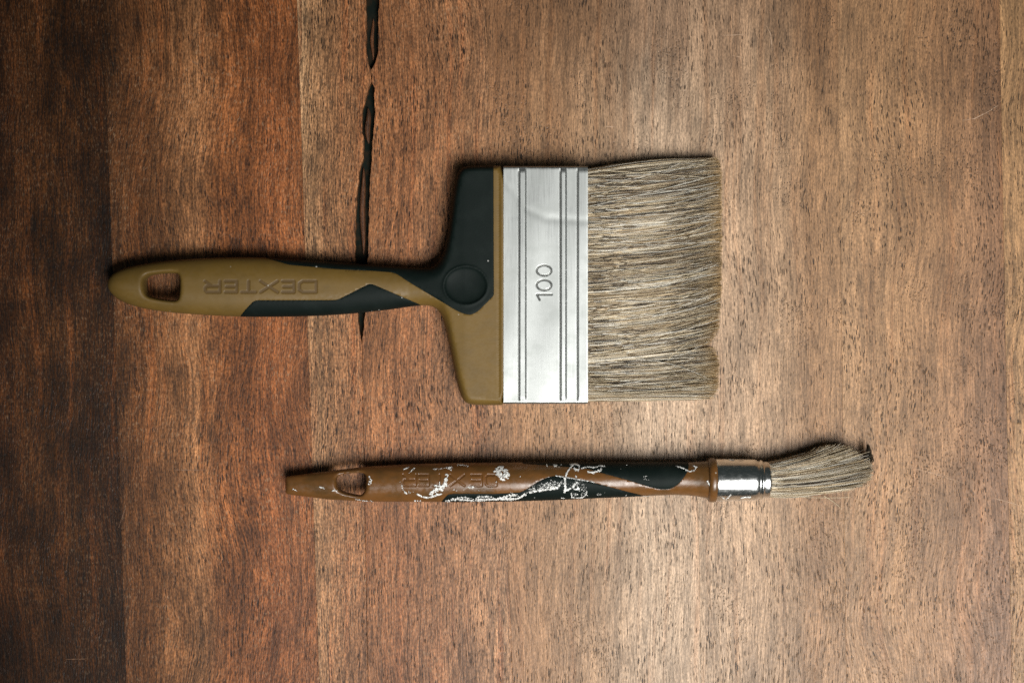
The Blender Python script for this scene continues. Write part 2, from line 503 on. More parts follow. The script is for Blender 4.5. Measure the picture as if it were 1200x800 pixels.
# ------------------------------------------------------------------ handle builder
def build_sheet(outline, hole, inlays, zfun, zref, dense, grid, rings, parent, mats, names, ink=None):
    """Triangulated handle: outline + hole + inlay borders are real edges; zfun(P) -> (centre, half thickness)."""
    outline = np.asarray(outline); segs = closed_segs(outline)
    hsegs = closed_segs(hole)
    pts = [outline, np.asarray(hole)]
    edges = []
    off = 0
    for loop in (outline, hole):
        n = len(loop)
        edges += [(off + i, off + (i + 1) % n) for i in range(n)]
        off += n
    for kind, poly in inlays:
        q = smooth_closed(poly, 2.0, 1)
        n = len(q); pts.append(q)
        edges += [(off + i, off + (i + 1) % n) for i in range(n)]
        off += n
    inl_polys = [smooth_closed(p, 2.0, 1) for k, p in inlays]
    lo = outline.min(0); hi = outline.max(0)
    gx, gy = np.meshgrid(np.arange(lo[0], hi[0], grid), np.arange(lo[1], hi[1], grid))
    G = np.stack([gx.ravel(), gy.ravel()], 1) + 0.013
    extra = [G]
    for (x0, y0, x1, y1, st) in dense:
        gx, gy = np.meshgrid(np.arange(x0, x1, st), np.arange(y0, y1, st))
        extra.append(np.stack([gx.ravel(), gy.ravel()], 1) + 0.0071)
    for loop in (outline, hole):
        t = np.roll(loop, -1, 0) - np.roll(loop, 1, 0)
        t /= np.hypot(t[:, 0], t[:, 1])[:, None] + 1e-9
        nn = np.stack([-t[:, 1], t[:, 0]], 1)
        for r in rings:
            for sg in (1, -1): extra.append(loop + nn * r * sg)
    E = np.vstack(extra)
    E = E[inside(E, outline) & ~inside(E, hole)]
    d = np.minimum(seg_dist(E, segs), seg_dist(E, hsegs))
    E = E[d > 0.45]
    allp = np.vstack(pts + [E])
    vo, eo, fo, *_ = delaunay_2d_cdt([Vector(p) for p in allp], edges, [], 0, 1e-4)
    P = np.array([(v.x, v.y) for v in vo])
    T = np.array([f for f in fo if len(f) == 3])
    cen = P[T].mean(1)
    ok = inside(cen, outline) & ~inside(cen, hole)
    T = T[ok]; cen = cen[ok]
    d = seg_dist(P, segs); dh = seg_dist(P, hsegs)
    zc, half = zfun(P, d, dh)
    edge = (d < 1e-3) | (dh < 1e-3)
    half = np.where(edge, 0, half)
    # orientation: picture y points down, so flip for upward normals
    a, b, c = P[T[:, 0]], P[T[:, 1]], P[T[:, 2]]
    cr = (b[:, 0] - a[:, 0]) * (c[:, 1] - a[:, 1]) - (b[:, 1] - a[:, 1]) * (c[:, 0] - a[:, 0])
    T = np.where((cr > 0)[:, None], T[:, ::-1], T)
    inl = [inside(cen, q) for q in inl_polys]
    sink = np.zeros(len(P))
    any_in = np.zeros(len(P), bool)
    for q in inl_polys:
        m = inside(P, q) & (seg_dist(P, closed_segs(q)) > 0.3)
        any_in |= m
    sink[any_in] = 0.0005
    n = len(P)
    top = np.stack(to_world(P[:, 0], P[:, 1], zc + half - np.where(edge, 0, sink), zref), 1)
    bot = np.stack(to_world(P[:, 0], P[:, 1], zc - half * 0.95, zref), 1)
    bi = np.where(edge, np.arange(n), np.arange(n) + n)
    V = np.vstack([top, bot])
    Fb = np.stack([bi[T[:, 2]], bi[T[:, 1]], bi[T[:, 0]]], 1)
    inkv = np.zeros(2 * n)
    if ink is not None: inkv[:n] = ink(P)
    body = mesh_obj(names[0], V, np.vstack([T, Fb]), mats[0], parent, attr=inkv)
    groups = {}
    for (kind, poly), msk in zip(inlays, inl):
        groups.setdefault(kind, []).append(msk)
    for kind in sorted(groups):
        msk = np.any(groups[kind], axis=0)
        Ti = T[msk]
        used = np.unique(Ti)
        mp = -np.ones(n, int); mp[used] = np.arange(len(used))
        Ti = mp[Ti]
        # border edges
        ee = np.vstack([Ti[:, [0, 1]], Ti[:, [1, 2]], Ti[:, [2, 0]]])
        key = {}
        for i, j in ee.tolist():
            key[(i, j)] = 1
        border = [(i, j) for (i, j) in key if (j, i) not in key]
        bset = set([i for e in border for i in e])
        lift = np.full(len(used), 0.00028)
        for i in bset: lift[i] = 0.00012
        vx = np.stack(to_world(P[used, 0], P[used, 1], zc[used] + half[used] + lift, zref), 1)
        bl = sorted(bset); tm_ = {v: len(used) + k for k, v in enumerate(bl)}; bm_ = {v: len(used) + len(bl) + k for k, v in enumerate(bl)}
        low = vx[bl].copy(); low[:, 2] -= 0.0012
        sk = []
        for i, j in border: sk.append((tm_[j], tm_[i], bm_[i])); sk.append((tm_[j], bm_[i], bm_[j]))
        mesh_obj('grip_inlay', np.vstack([vx, vx[bl], low]), np.vstack([Ti, np.array(sk)]), mats[1], body)
    return body

def rounded(d, R):
    t = np.clip(d / R, 0, 1)
    return np.sqrt(np.clip(1 - (1 - t) ** 2, 0, 1))

# ------------------------------------------------------------------ the wide flat brush
ZR = 0.012
wide = empty('wide_paint_brush', (*to_world(560, 334, 0, ZR)[:2], 0))
wide['label'] = 'wide flat paint brush with olive and black handle and broad steel band'
wide['category'] = 'paint brush'
wide['group'] = 'paint brushes on the table'

top_edge = [(125.5, 333), (127, 326), (133, 319.5), (143, 315), (160, 310.5), (193, 305.5), (243, 302), (297, 300.8), (343, 304), (410, 308.3), (467, 312.6),
            (497, 313.8), (507, 312.5), (514, 306), (519, 296), (523, 280), (527, 255), (530, 230), (533, 211), (536.5, 201), (541, 196), (548, 194), (560, 193.6), (603, 193.8)]
bot_edge = [(603, 474.8), (565, 474.8), (553, 474.4), (546.5, 472.5), (542, 468), (538.5, 460), (533, 438), (527.5, 410), (522, 385), (517.5, 370), (512, 361.5), (504, 358), (492, 357.5),
            (470, 360.5), (443, 364.3), (393, 369), (343, 371), (280, 371.3), (210, 367.3), (175, 363), (153, 357.5), (138, 351), (129.5, 343.5), (126.3, 338)]
poly = np.array(top_edge + bot_edge, float)
out_w = smooth_closed(poly, 2.0, 2)
hole_w = smooth_closed([(170.5, 331), (171.5, 325.5), (176, 322.6), (190, 320.8), (204, 320.2), (210, 321.5), (211.8, 327), (212, 337), (211.2, 347), (208.5, 351.8), (200, 351.6), (186, 349.8), (175, 347), (171.2, 342)], 1.5, 1)
inl_head = [(297, 298), (340, 310.6), (397, 315.8), (443, 318), (463, 319.8), (480, 331), (500, 343), (520, 355), (535, 364), (545, 368.5), (553, 369), (560, 365.5), (579, 346.5),
            (578.6, 280), (578.4, 190), (530, 188), (515, 230), (505, 290), (470, 305), (400, 300), (340, 296)]
inl_low = [(277, 375), (300, 352.2), (396, 352), (435, 332.2), (494, 357.6), (470, 368), (400, 376), (330, 378)]
def dense_poly(p):
    return [tuple(q) for q in resample_open(list(p) + [p[0]], 5.0)[:-1]]

SPANS_W = [('R', 241, 262), ('E', 264.5, 281.5), ('T', 283.5, 303.5), ('X', 305.5, 329), ('E', 331, 348), ('D', 350.5, 373.7)]
wsegs = word_segs(SPANS_W, 328, 344.5, 3.8)
def z_wide(P, d, dh):
    x = P[:, 0]
    T = interp(x, [(120, .0060), (180, .0068), (300, .0076), (400, .0070), (480, .0064), (520, .0076), (545, .0084), (600, .0084)])
    R = interp(x, [(120, 24), (300, 30), (470, 23), (515, 16), (530, 9), (600, 7)])
    zc = interp(x, [(120, .0110), (300, .0102), (480, .0093), (540, .0090), (600, .0090)])
    half = T * rounded(d, R) * (0.30 + 0.70 * rounded(dh, 5.0))
    r = np.hypot((P[:, 0] - 546) / 24.5, (P[:, 1] - 335) / 21.5)
    half = half - 0.0019 * np.where(r < 1, np.clip(1 - r ** 2, 0, 1) ** 0.55, 0)
    half = half + 0.0003 * np.exp(-((r - 1.05) / 0.06) ** 2)
    # the moulded shoulder next to the metal band
    half = half + 0.0003 * ((x > 586.5) & (x < 589.5)) - 0.0004 * np.exp(-((x - 584.5) / 0.7) ** 2) * (x > 580)
    sd = seg_dist(P, wsegs)
    half = half - 0.00018 * np.clip((2.2 - sd) / 0.8, 0, 1)
    return zc, half
def ink_w(P):
    return np.clip((2.2 - seg_dist(P, wsegs)) / 0.6, 0, 1) * 0.62
wide_handle = build_sheet(out_w, hole_w, [('a', dense_poly(inl_head)), ('b', dense_poly(inl_low))], z_wide, ZR,
            [(237, 324, 378, 348, 0.55), (518, 310, 574, 360, 1.3), (578, 196, 590, 472, 1.2)], 3.0, (0.8, 1.8, 3.2, 5.0, 7.5), wide,
            (m_olive, m_rubber), ('handle',), ink_w)

# steel band with rolled beads and the stamped number
num = []
def ell(cx, cy, rx, ry): return [(cx + rx * a, cy + ry * b, cx + rx * c, cy + ry * d_) for (a, b, c, d_) in arc(0, 0, 1, 1, 0, 360, 28)]
num += ell(637.2, 317.4, 8.6, 5.9) + ell(637.2, 334.4, 8.6, 5.9)
num += [(628.8, 345.4, 646.2, 345.4), (628.8, 345.4, 632.2, 351.8)]
def z_ferrule(X, Y):
    P = np.stack([X.ravel(), Y.ravel()], 1)
    sm = lambda v, a, b: np.clip((v - a) / (b - a), 0, 1) ** 2 * (3 - 2 * np.clip((v - a) / (b - a), 0, 1))
    x, y = P[:, 0], P[:, 1]
    z = np.full(len(P), 0.0178)
    ends = sm(y, 198, 202.5) * sm(470.5, y, y + 3) * sm(-y, -470, -466)
    bead = lambda a, b, h: h * sm(x, a - .5, a + .6) * (1 - sm(x, b - 2.6, b + .4))
    z = z + (bead(608.8, 617, .0008) + bead(656.8, 664, .0008)) * ends + bead(676.6, 690, .0005) * ends
    z = z - 0.00035 * ends * (np.exp(-((x - 608.0) / .9) ** 2) + np.exp(-((x - 656.2) / .9) ** 2) + np.exp(-((x - 676.2) / .9) ** 2))
    box = (x > 624) & (x < 652) & (y > 306) & (y < 357)
    sd = np.full(len(P), 99.0); sd[box] = seg_dist(P[box], num)
    z = z - 0.00042 * np.clip((1.1 - sd) / 0.8, 0, 1)
    ink = np.clip((0.95 - sd) / 0.6, 0, 1) * 0.65
    groove = np.maximum.reduce([np.exp(-((x - c) / .8) ** 2) for c in (608.0, 656.2, 676.2)]) * ends
    ink = np.maximum(ink, groove * 0.5)
    dd = seg_dist(P, [(588, 212, 600, 224), (600, 224, 616, 246), (616, 246, 640, 257), (640, 257, 690, 260)])
    z = z - 0.00009 * np.exp(-(dd / 4.5) ** 2)          # shallow dent added so the band shades like a curved reflection
    z = z + 0.00006 * np.sin(x / 9 + y / 37) + 0.00005 * np.sin(y / 21 + 1)
    return z.reshape(X.shape), ink.reshape(X.shape)
xs = np.unique(np.r_[np.arange(590.2, 688.8, 1.0), np.arange(606, 618, .4), np.arange(654, 665, .4), np.arange(674, 679, .4), np.arange(626, 650, .45)])
ysf = np.unique(np.r_[np.arange(199, 469.5, 2.0), np.arange(308, 355, .45), 469.5])
X, Y = np.meshgrid(xs, ysf)
Z, INK = z_ferrule(X, Y)
# wrap the sheet round both narrow sides
def wrap(y_edge, sgn, row):
    rows = []
    for a in np.linspace(10, 180, 14):
        t = math.radians(a)
        yy = y_edge + sgn * (3.4 * math.sin(t) ** 0.8)
        zz = 0.0089 + (Z[row] - 0.0089) * math.copysign(abs(math.cos(t)) ** 0.35, math.cos(t)) if a <= 90 else np.full(len(xs), 0.0089 - 0.0086 * abs(math.cos(t)) ** 0.35)
        rows.append((np.full(len(xs), yy), zz))
    return rows
grid = [(Y[i], Z[i], INK[i]) for i in range(len(ysf))]
topw = [(y, z, np.zeros(len(xs))) for y, z in wrap(199, -1, 0)][::-1]
botw = [(y, z, np.zeros(len(xs))) for y, z in wrap(469.5, 1, -1)]
rows = topw + grid + botw
V = np.vstack([np.stack(to_world(xs, r[0], r[1], ZR), 1) for r in rows])
inkv = np.concatenate([r[2] for r in rows])
nx = len(xs); nr = len(rows)
ii, jj = np.meshgrid(np.arange(nr - 1), np.arange(nx - 1), indexing='ij')
a = (ii * nx + jj).ravel()
Fq = np.stack([a, a + nx, a + nx + 1, a + 1], 1).tolist()
for j in range(nx - 1): Fq.append(((nr - 1) * nx + j, j, j + 1, (nr - 1) * nx + j + 1))
mesh_obj('metal_band', V, Fq, m_metal, wide, attr=inkv)

# ------------------------------------------------------------------ bristles
def strands(name, curves, r0, r1, cols, parent):
    """curves (n, k, 3) world metres; cols (n, k, 3)."""
    n, k, _ = curves.shape
    t = np.gradient(curves, axis=1)
    t /= np.linalg.norm(t, axis=2, keepdims=True) + 1e-12
    up = np.array([0, 0, 1.0])
    sd = np.cross(t, up); sd /= np.linalg.norm(sd, axis=2, keepdims=True) + 1e-9
    nn = np.cross(sd, t)
    taper = np.linspace(0, 1, k) ** 2
    rad = (r0[:, None] * (1 - taper) + r1[:, None] * taper)[..., None]
    ring = []
    for q in range(3):
        ph = 2 * math.pi * q / 3 + math.pi / 2
        ring.append(curves + rad * (math.cos(ph) * sd + math.sin(ph) * nn))
    V = np.stack(ring, 2).reshape(-1, 3)                # n,k,3 sides
    base = (np.arange(n)[:, None] * k + np.arange(k - 1)[None]) * 3
    F = []
    for q in range(3):
        q2 = (q + 1) % 3
        F.append(np.stack([base + q, base + q2, base + 3 + q2, base + 3 + q], -1).reshape(-1, 4))
    F = np.vstack(F)
    cc = np.repeat(np.concatenate([cols, np.ones((n, k, 1))], 2).reshape(-1, 4), 3, axis=0)
    o = mesh_obj(name, V, F, m_hair, parent, smooth=True, colors=cc)
    o['kind'] = 'stuff'
    return o

PAL = np.array([(0.42, 0.335, 0.212), (0.34, 0.25, 0.142), (0.55, 0.475, 0.35), (0.22, 0.158, 0.09), (0.60, 0.56, 0.475), (0.36, 0.33, 0.27), (0.07, 0.052, 0.034)])
def tints(n, k, w, tipcol, tipmix):
    idx = rng.choice(len(PAL), n, p=w)
    c = PAL[idx] * rng.uniform(0.8, 1.2, (n, 1))
    t = np.linspace(0, 1, k)[None, :, None]
    tm = np.clip((t - 0.86) / 0.14, 0, 1) * tipmix
    return c[:, None, :] * (1 - tm) + np.array(tipcol) * tm

TIPS = [(0, 183.5), (0.06, 193), (0.3, 262), (0.6, 339), (0.75, 378), (0.80, 394), (0.815, 399.0), (0.822, 408.5), (0.86, 421), (1, 468.5)]
def wide_bristles():
    n, k = 7600, 8
    v = rng.uniform(0, 1, n)                 # 0 top edge .. 1 bottom edge of the picture
    l = 1 - rng.power(1.6, n)                # depth below the upper surface
    t = np.linspace(0, 1, k)
    y0 = 198 + v * (470.5 - 198)
    y_tip = interp(v, TIPS)
    x_end = interp(v, [(0, 838), (0.02, 844), (0.1, 847), (0.6, 846.5), (0.77, 843), (0.818, 833), (0.835, 840), (0.87, 844), (0.96, 843), (1, 834)])
    # tufts
    tuft = 5.5 * np.sin(v * 41 + 3 * np.sin(l * 4)) * np.sin(v * 17 + l * 5) + 3.0 * np.sin(v * 95 + l * 9) + 1.8 * np.sin(v * 210 + l * 3)
    edge_damp = np.clip(np.minimum(v, 1 - v) / 0.05, 0, 1) * np.clip(np.abs(v - 0.818) / 0.03, 0.15, 1)
    jit = rng.normal(0, 2.6, n) + (rng.uniform(0, 1, n) < 0.16) * rng.normal(0, 10, n)
    y_tip = y_tip + (tuft * 0.8 + jit) * edge_damp
    # neighbouring hairs stick together
    ncl = 420
    cv = rng.uniform(0, 1, ncl); cl = rng.uniform(0, 1, ncl)
    near = np.argmin((v[:, None] - cv[None]) ** 2 * 160 + (l[:, None] - cl[None]) ** 2, axis=1)
    cy = interp(cv, TIPS) + rng.normal(0, 3.2, ncl)
    pull = rng.uniform(0.1, 0.75, ncl)[near] * edge_damp
    y_tip = y_tip * (1 - pull) + cy[near] * pull
    y_tip = np.clip(y_tip, 182.5, 471.5)
    x_end = x_end + 1.5 - np.abs(rng.normal(0, 3.4, n)) - (rng.uniform(0, 1, n) < 0.10) * rng.uniform(4, 40, n) - 3 * l
    bow = rng.normal(0, 1.6, n) + 1.6 * np.sin(v * 60 + l * 8)
    bow = bow * edge_damp
    top = interp(v, [(0, -4.5), (0.10, -1.5), (0.2, 0), (1, 0)])
    X = 686 + (x_end[:, None] - 686) * t
    Y = y0[:, None] + (y_tip - y0)[:, None] * t ** 1.35 + (bow + top)[:, None] * np.sin(math.pi * t)
    Y = Y + 0.35 * np.sin(t * 9 + rng.uniform(0, 6, n)[:, None])
    edge = np.sqrt(np.clip(1 - (2 * v - 1) ** 8, 0, 1))
    zt = 0.0089 + edge * 0.0080
    zb = 0.0089 - edge * 0.0080
    zroot = zt + (zb - zt) * l
    ztip = np.where(l < 0, 0, 0) + 0.0108 - 0.0092 * l + rng.normal(0, 0.0003, n)
    ztip = np.maximum(ztip, 0.0012) * (0.55 + 0.45 * edge)
    Z = zroot[:, None] + (ztip - zroot)[:, None] * t ** 1.6 + (0.0014 * (1 - l))[:, None] * np.sin(math.pi * t)
    droop = np.clip((t - 0.9) / 0.1, 0, 1) ** 2
    Z = Z - droop * (0.0018 * (1 - l))[:, None]
    Z = Z + (rng.normal(0, 0.00022, n))[:, None] * t
    Z = np.maximum(Z, 0.0006)
    W = np.stack(to_world(X, Y, Z, ZR), 2)
    cols = tints(n, k, [.28, .22, .16, .12, .09, .10, .03], (0.34, 0.215, 0.090), 0.8)
    cols = cols * (rng.uniform(0.75, 1.22, ncl)[near])[:, None, None]
    return strands('bristles', W, rng.uniform(.00012, .00023, n), rng.uniform(.00006, .00010, n), cols, wide)
wide_hair = wide_bristles()
# loose hairs on top of the wide bristles
def loose(parent, lines, zref, rmax=.00016):
    k = 9
    cur, cols = [], []
    for pts, z0, z1, c in lines:
        q = resample_open(pts, 1.0)
        idx = np.linspace(0, len(q) - 1, k).astype(int)
        q = q[idx]
        z = np.linspace(z0, z1, k)
        cur.append(np.stack(to_world(q[:, 0], q[:, 1], z, zref), 1))
        cols.append(np.tile(np.array(c), (k, 1)))
    n = len(cur)
    return strands('stray_hair', np.array(cur), rng.uniform(.00012, rmax, n), np.full(n, .00009), np.array(cols), parent)
def curve3(a, b, c, n=20):
    t = np.linspace(0, 1, n)[:, None]
    a, b, c = map(np.array, (a, b, c))
    return [tuple(p) for p in (1 - t) ** 2 * a + 2 * t * (1 - t) * b + t ** 2 * c]
PALE = (0.55, 0.46, 0.31); GREY = (0.48, 0.45, 0.38)
lines = [(curve3((690, 452), (698, 458), (717, 474)), .018, .004, PALE), (curve3((688, 235), (740, 215), (770, 205)), .0182, .0165, PALE),
         (curve3((690, 243), (760, 228), (835, 206)), .0182, .0145, GREY), (curve3((700, 201), (770, 205), (828, 209)), .018, .0145, PALE),
         (curve3((705, 412), (770, 402), (828, 376)), .0182, .0145, PALE), (curve3((700, 416), (780, 405), (834, 388)), .0182, .014, PALE),
         (curve3((720, 285), (780, 292), (838, 282)), .0182, .014, GREY), (curve3((735, 318), (790, 330), (820, 316)), .018, .0148, PALE),
         (curve3((745, 420), (795, 424), (830, 444)), .018, .014, GREY), (curve3((782, 420), (800, 404), (806, 402)), .0175, .0155, PALE),
         (curve3((690, 398), (720, 391), (745, 404)), .0184, .0172, PALE)]
for _ in range(520):
    y = random.uniform(205, 462); x0 = random.uniform(688, 735); x1 = random.uniform(790, 845)
    sweep = float(interp((y - 198) / 272, TIPS)) - y
    if 400 < y + sweep < 407: continue
    dy = sweep * (x1 - x0) / 155 + random.gauss(0, 6)
    lines.append((curve3((x0, y), ((x0 + x1) / 2, y + random.gauss(0, 4)), (x1, min(max(y + dy, 192), 464))), .0183 - (x0 - 690) * 1.5e-5 - random.uniform(0, .0012), .0146 - random.uniform(0, .002), random.choice([PALE, GREY, (0.40, 0.32, 0.2), (0.26, 0.19, 0.11), (0.10, 0.072, 0.042), (0.06, 0.045, 0.03), (0.20, 0.145, 0.085), (0.62, 0.58, 0.5)])))
loose(wide_hair, lines, ZR, .00025)

# ------------------------------------------------------------------ the slim round brush
ZS = 0.0092
slim = empty('slim_paint_brush', (*to_world(620, 565, 0, ZS)[:2], 0))
slim['label'] = 'slim round paint brush with paint-splattered amber handle and polished ferrule'
slim['category'] = 'paint brush'
slim['group'] = 'paint brushes on the table'
TOP = [(334.5, 561), (336, 558), (345, 556.6), (390, 551), (425, 546.6), (480, 543.4), (540, 542), (600, 541.4), (700, 541.2), (770, 541.4), (795, 541.2), (810, 541.2), (822, 540.4), (833, 539.2)]
BOT = [(334.5, 576), (336, 578.4), (342, 579.6), (385, 585), (433, 587.6), (537, 588), (600, 587.2), (650, 585.6), (700, 583.4), (758, 581), (790, 579.6), (805, 580.2), (818, 581.6), (833, 584.6)]
xo = np.unique(np.r_[334.5, np.arange(335, 345, 1), np.arange(345, 833, 2.5), 833.0])
out_s = np.vstack([np.stack([xo, interp(xo, TOP)], 1), np.stack([xo[::-1], interp(xo[::-1], BOT)], 1)])
hole_s = smooth_closed([(395, 561), (397, 556.5), (405, 554.8), (420, 553.4), (427.5, 554), (429.4, 558), (429.2, 565), (428, 574), (424, 579.6), (416, 579), (403, 575.5), (396.5, 571)], 1.5, 1)
up_inlay = [(600, 534), (612, 542.4), (650, 544.6), (690, 548.2), (705, 552.8), (735, 561), (761, 569.2), (771, 571.8), (778, 572.2), (785, 571), (792, 567), (798, 560), (803, 553), (806, 546), (807, 534)]
lo_inlay = [(514, 594), (518, 586), (526, 577), (545, 576.6), (580, 576.8), (610, 575), (619, 570), (628, 563.6), (638, 558.6), (649, 555.6), (662, 557), (693, 563), (730, 573.2), (759, 581.4), (765, 594)]
SPANS_S = [('R', 472, 489.5), ('E', 490.5, 504.5), ('T', 506.5, 525), ('X', 527, 546), ('E', 551, 566), ('D', 568, 583)]
ssegs = word_segs(SPANS_S, 553.5, 568.5, 2.6)
def z_slim_raw(x, y):
    yt = interp(x, TOP); yb = interp(x, BOT)
    yc = (yt + yb) / 2; h = (yb - yt) / 2
    q = np.clip((y - yc) / h, -1, 1)
    flat = interp(x, [(330, .62), (430, .80), (600, .98), (833, .98)])
    tip = np.sqrt(np.clip(1 - (1 - np.clip((x - 334) / 7, 0, 1)) ** 2, 0, 1))
    return h * S * flat * np.sqrt(1 - q ** 2) * tip
ZC = 0.0093
def z_slim(P, d, dh):
    half = z_slim_raw(P[:, 0], P[:, 1]) * (0.35 + 0.65 * rounded(dh, 4.5))
    sd = seg_dist(P, ssegs)
    half = half - 0.00030 * np.clip((1.5 - sd) / 0.7, 0, 1)
    return np.full(len(P), ZC), half
slim_handle = build_sheet(out_s, hole_s, [('a', dense_poly(up_inlay)), ('b', dense_poly(lo_inlay))], z_slim, ZS,
            [(469, 551, 586, 571, 0.5)], 2.4, (0.5, 1.1, 2.0, 3.4), slim, (m_amber, m_rubber), ('handle',),
            lambda P: np.clip((1.4 - seg_dist(P, ssegs)) / 0.6, 0, 1) * 0.5)

def lathe(name, prof, yc_fun, mat, zc=ZC, nseg=72):
    V, F = [], []
    for (px, r) in prof:
        for k in range(nseg):
            a = 2 * math.pi * k / nseg
            x, y, _ = to_world(px, yc_fun(px) + r * math.sin(a), 0, ZS)
            V.append((x, y, max(0.0001, zc + r * S * math.cos(a))))
    n = len(prof)
    for i in range(n - 1):
        for k in range(nseg):
            F.append((i * nseg + k, (i + 1) * nseg + k, (i + 1) * nseg + (k + 1) % nseg, i * nseg + (k + 1) % nseg))
    return mesh_obj(name, V, F, mat, slim)
ycf = lambda px: 562.2 - (px - 838) * 0.004
lathe('collar', [(828, 10), (828.6, 21), (829.6, 24.2), (831, 25.5), (833.5, 26.1), (836, 26.0), (838, 25.5), (838.8, 24.6), (839, 15)], ycf, m_amber)
prof = [(836, 22), (838.2, 24.3), (839, 24.75), (840.2, 24.8), (850, 24.65), (862, 24.5), (875, 24.35), (883, 24.15), (885.5, 23.7), (887.4, 22.8), (888.8, 22.0),
        (889.8, 22.2), (890.8, 23.0), (891.8, 23.3), (892.8, 22.9), (893.6, 21.9), (894.4, 21.6), (897, 21.5), (899.6, 21.4), (900.8, 21.0), (901.4, 20.2), (901, 19.2), (898, 18.8)]
slim_ferrule = lathe('ferrule', prof, ycf, m_chrome)

def slim_bristles():
    n, k = 2300, 9
    a = rng.uniform(0, 2 * math.pi, n); rr = np.sqrt(rng.uniform(0, 1, n))
    vy = rr * np.sin(a); vz = rr * np.cos(a)                # picture-down, up
    y0 = 562.0 + vy * 20.4
    z0 = ZC + vz * 20.4 * S
    v = np.clip(vy + rng.normal(0, 0.10, n), -1, 1)
    ex = interp(v, [(-1, 972), (-0.85, 988), (-0.7, 1000), (-0.55, 1007), (-0.35, 1013), (-0.1, 1022), (0.15, 1026), (0.4, 1024), (0.65, 1016), (0.85, 1002), (1, 984)])
    ey = interp(v, [(-1, 521.5), (-0.85, 520.5), (-0.7, 523), (-0.55, 530), (-0.35, 537), (-0.1, 542), (0.15, 549), (0.4, 558), (0.65, 566.5), (0.85, 572.5), (1, 577)])
    short = (rng.uniform(0, 1, n) < 0.38) * rng.uniform(0, 0.32, n) + np.abs(rng.normal(0, 0.03, n))
    ex = ex - short * (ex - 905); ey = ey + short * (interp(ex, [(900, 562), (960, 556), (1026, 548)]) - ey) * 0.5
    ey = ey + (rng.normal(0, 2.2, n) + (rng.uniform(0, 1, n) < .08) * rng.normal(0, 6, n)) * np.clip(1 - np.abs(v), 0.1, 1)
    ncl = 130
    ca = rng.uniform(0, 6.283, ncl); cr_ = np.sqrt(rng.uniform(0, 1, ncl))
    cvy, cvz = cr_ * np.sin(ca), cr_ * np.cos(ca)
    near = np.argmin((vy[:, None] - cvy[None]) ** 2 + (vz[:, None] - cvz[None]) ** 2, axis=1)
    mean_ey = np.array([ey[near == q].mean() if (near == q).any() else 0 for q in range(ncl)]) + rng.normal(0, 1.6, ncl)
    mean_ex = np.array([ex[near == q].mean() if (near == q).any() else 0 for q in range(ncl)])
    pull = rng.uniform(0.25, 0.85, ncl)[near]
    ey = ey * (1 - pull) + mean_ey[near] * pull
    ex = ex * (1 - pull * .3) + mean_ex[near] * pull * .3
    cx = 945 + rng.normal(0, 4, n)
    cy = y0 + (interp(v, [(-1, -9), (0, 1.0), (1, 1.2)])) + rng.normal(0, 0.8, n)
    t = np.linspace(0, 1, k)[None]
    B = lambda p0, p1, p2: (1 - t) ** 2 * p0[:, None] + 2 * t * (1 - t) * p1[:, None] + t ** 2 * p2[:, None]
    X = B(np.full(n, 898.0), cx, ex); Y = B(y0, cy, ey)
    Y = Y + 0.5 * np.sin(t * 8 + rng.uniform(0, 6, n)[:, None]) * t
    ze = 0.0072 + vz * 0.0050 + rng.normal(0, .0003, n)
    zm = z0 * 0.96 + vz * 0.0008
    Z = np.maximum(B(z0, zm, ze), 0.0005)
    W = np.stack(to_world(X, Y, Z, ZS), 2)
    cols = tints(n, k, [.25, .20, .22, .10, .14, .07, .02], (0.30, 0.21, 0.11), 0.35)
    cols = cols * (rng.uniform(0.6, 1.15, ncl)[near])[:, None, None]
    tuft = strands('bristles', W, rng.uniform(.00012, .00023, n), rng.uniform(.00006, .00010, n), cols, slim)
    # the stiff dark curl at the tip
    m = 230
    s_ = rng.uniform(0, 1, m)
    t = np.linspace(0, 1, k)[None]
    p0x = np.full(m, 992.0) + rng.normal(0, 4, m); p0y = 545 + (s_ - .5) * 12
    p1x = 1018 + s_ * 8; p1y = 541 + rng.normal(0, 1.5, m) + s_ * 3
    p2x = 1018.2 + s_ * 6.5 + rng.normal(0, .6, m); p2y = 519 + np.abs(s_ - 0.12) * 20 + np.abs(rng.normal(0, 2.2, m))
    B = lambda a_, b_, c_: (1 - t) ** 2 * a_[:, None] + 2 * t * (1 - t) * b_[:, None] + t ** 2 * c_[:, None]
    zz = rng.uniform(.004, .0108, m)
    W = np.stack(to_world(B(p0x, p1x, p2x), B(p0y, p1y, p2y), B(zz, zz, zz * .8), ZS), 2)
    cc = np.tile(np.array((0.030, 0.025, 0.017)), (m, k, 1)) * rng.uniform(.6, 2.0, (m, 1, 1))
    strands('bristle_curl', W, rng.uniform(.00008, .00015, m), np.full(m, .00005), cc, tuft)
    return tuft
slim_hair = slim_bristles()
sl = [(curve3((930, 582.5), (965, 585.5), (1000, 584)), .004, .0015, PALE), (curve3((968, 582), (980, 588), (991, 598.5)), .003, .0006, PALE),
      (curve3((905, 580), (950, 581), (1002, 574)), .006, .004, PALE), (curve3((903, 566), (960, 570), (1022, 556)), .0170, .0110, PALE),
      (curve3((903, 552), (955, 549), (1010, 541)), .0172, .0110, PALE), (curve3((903, 558), (955, 560), (1020, 545)), .0175, .0115, GREY),
      (curve3((905, 574), (955, 576), (1014, 566)), .0125, .008, PALE), (curve3((903, 546), (940, 540), (995, 527)), .0150, .010, GREY)]
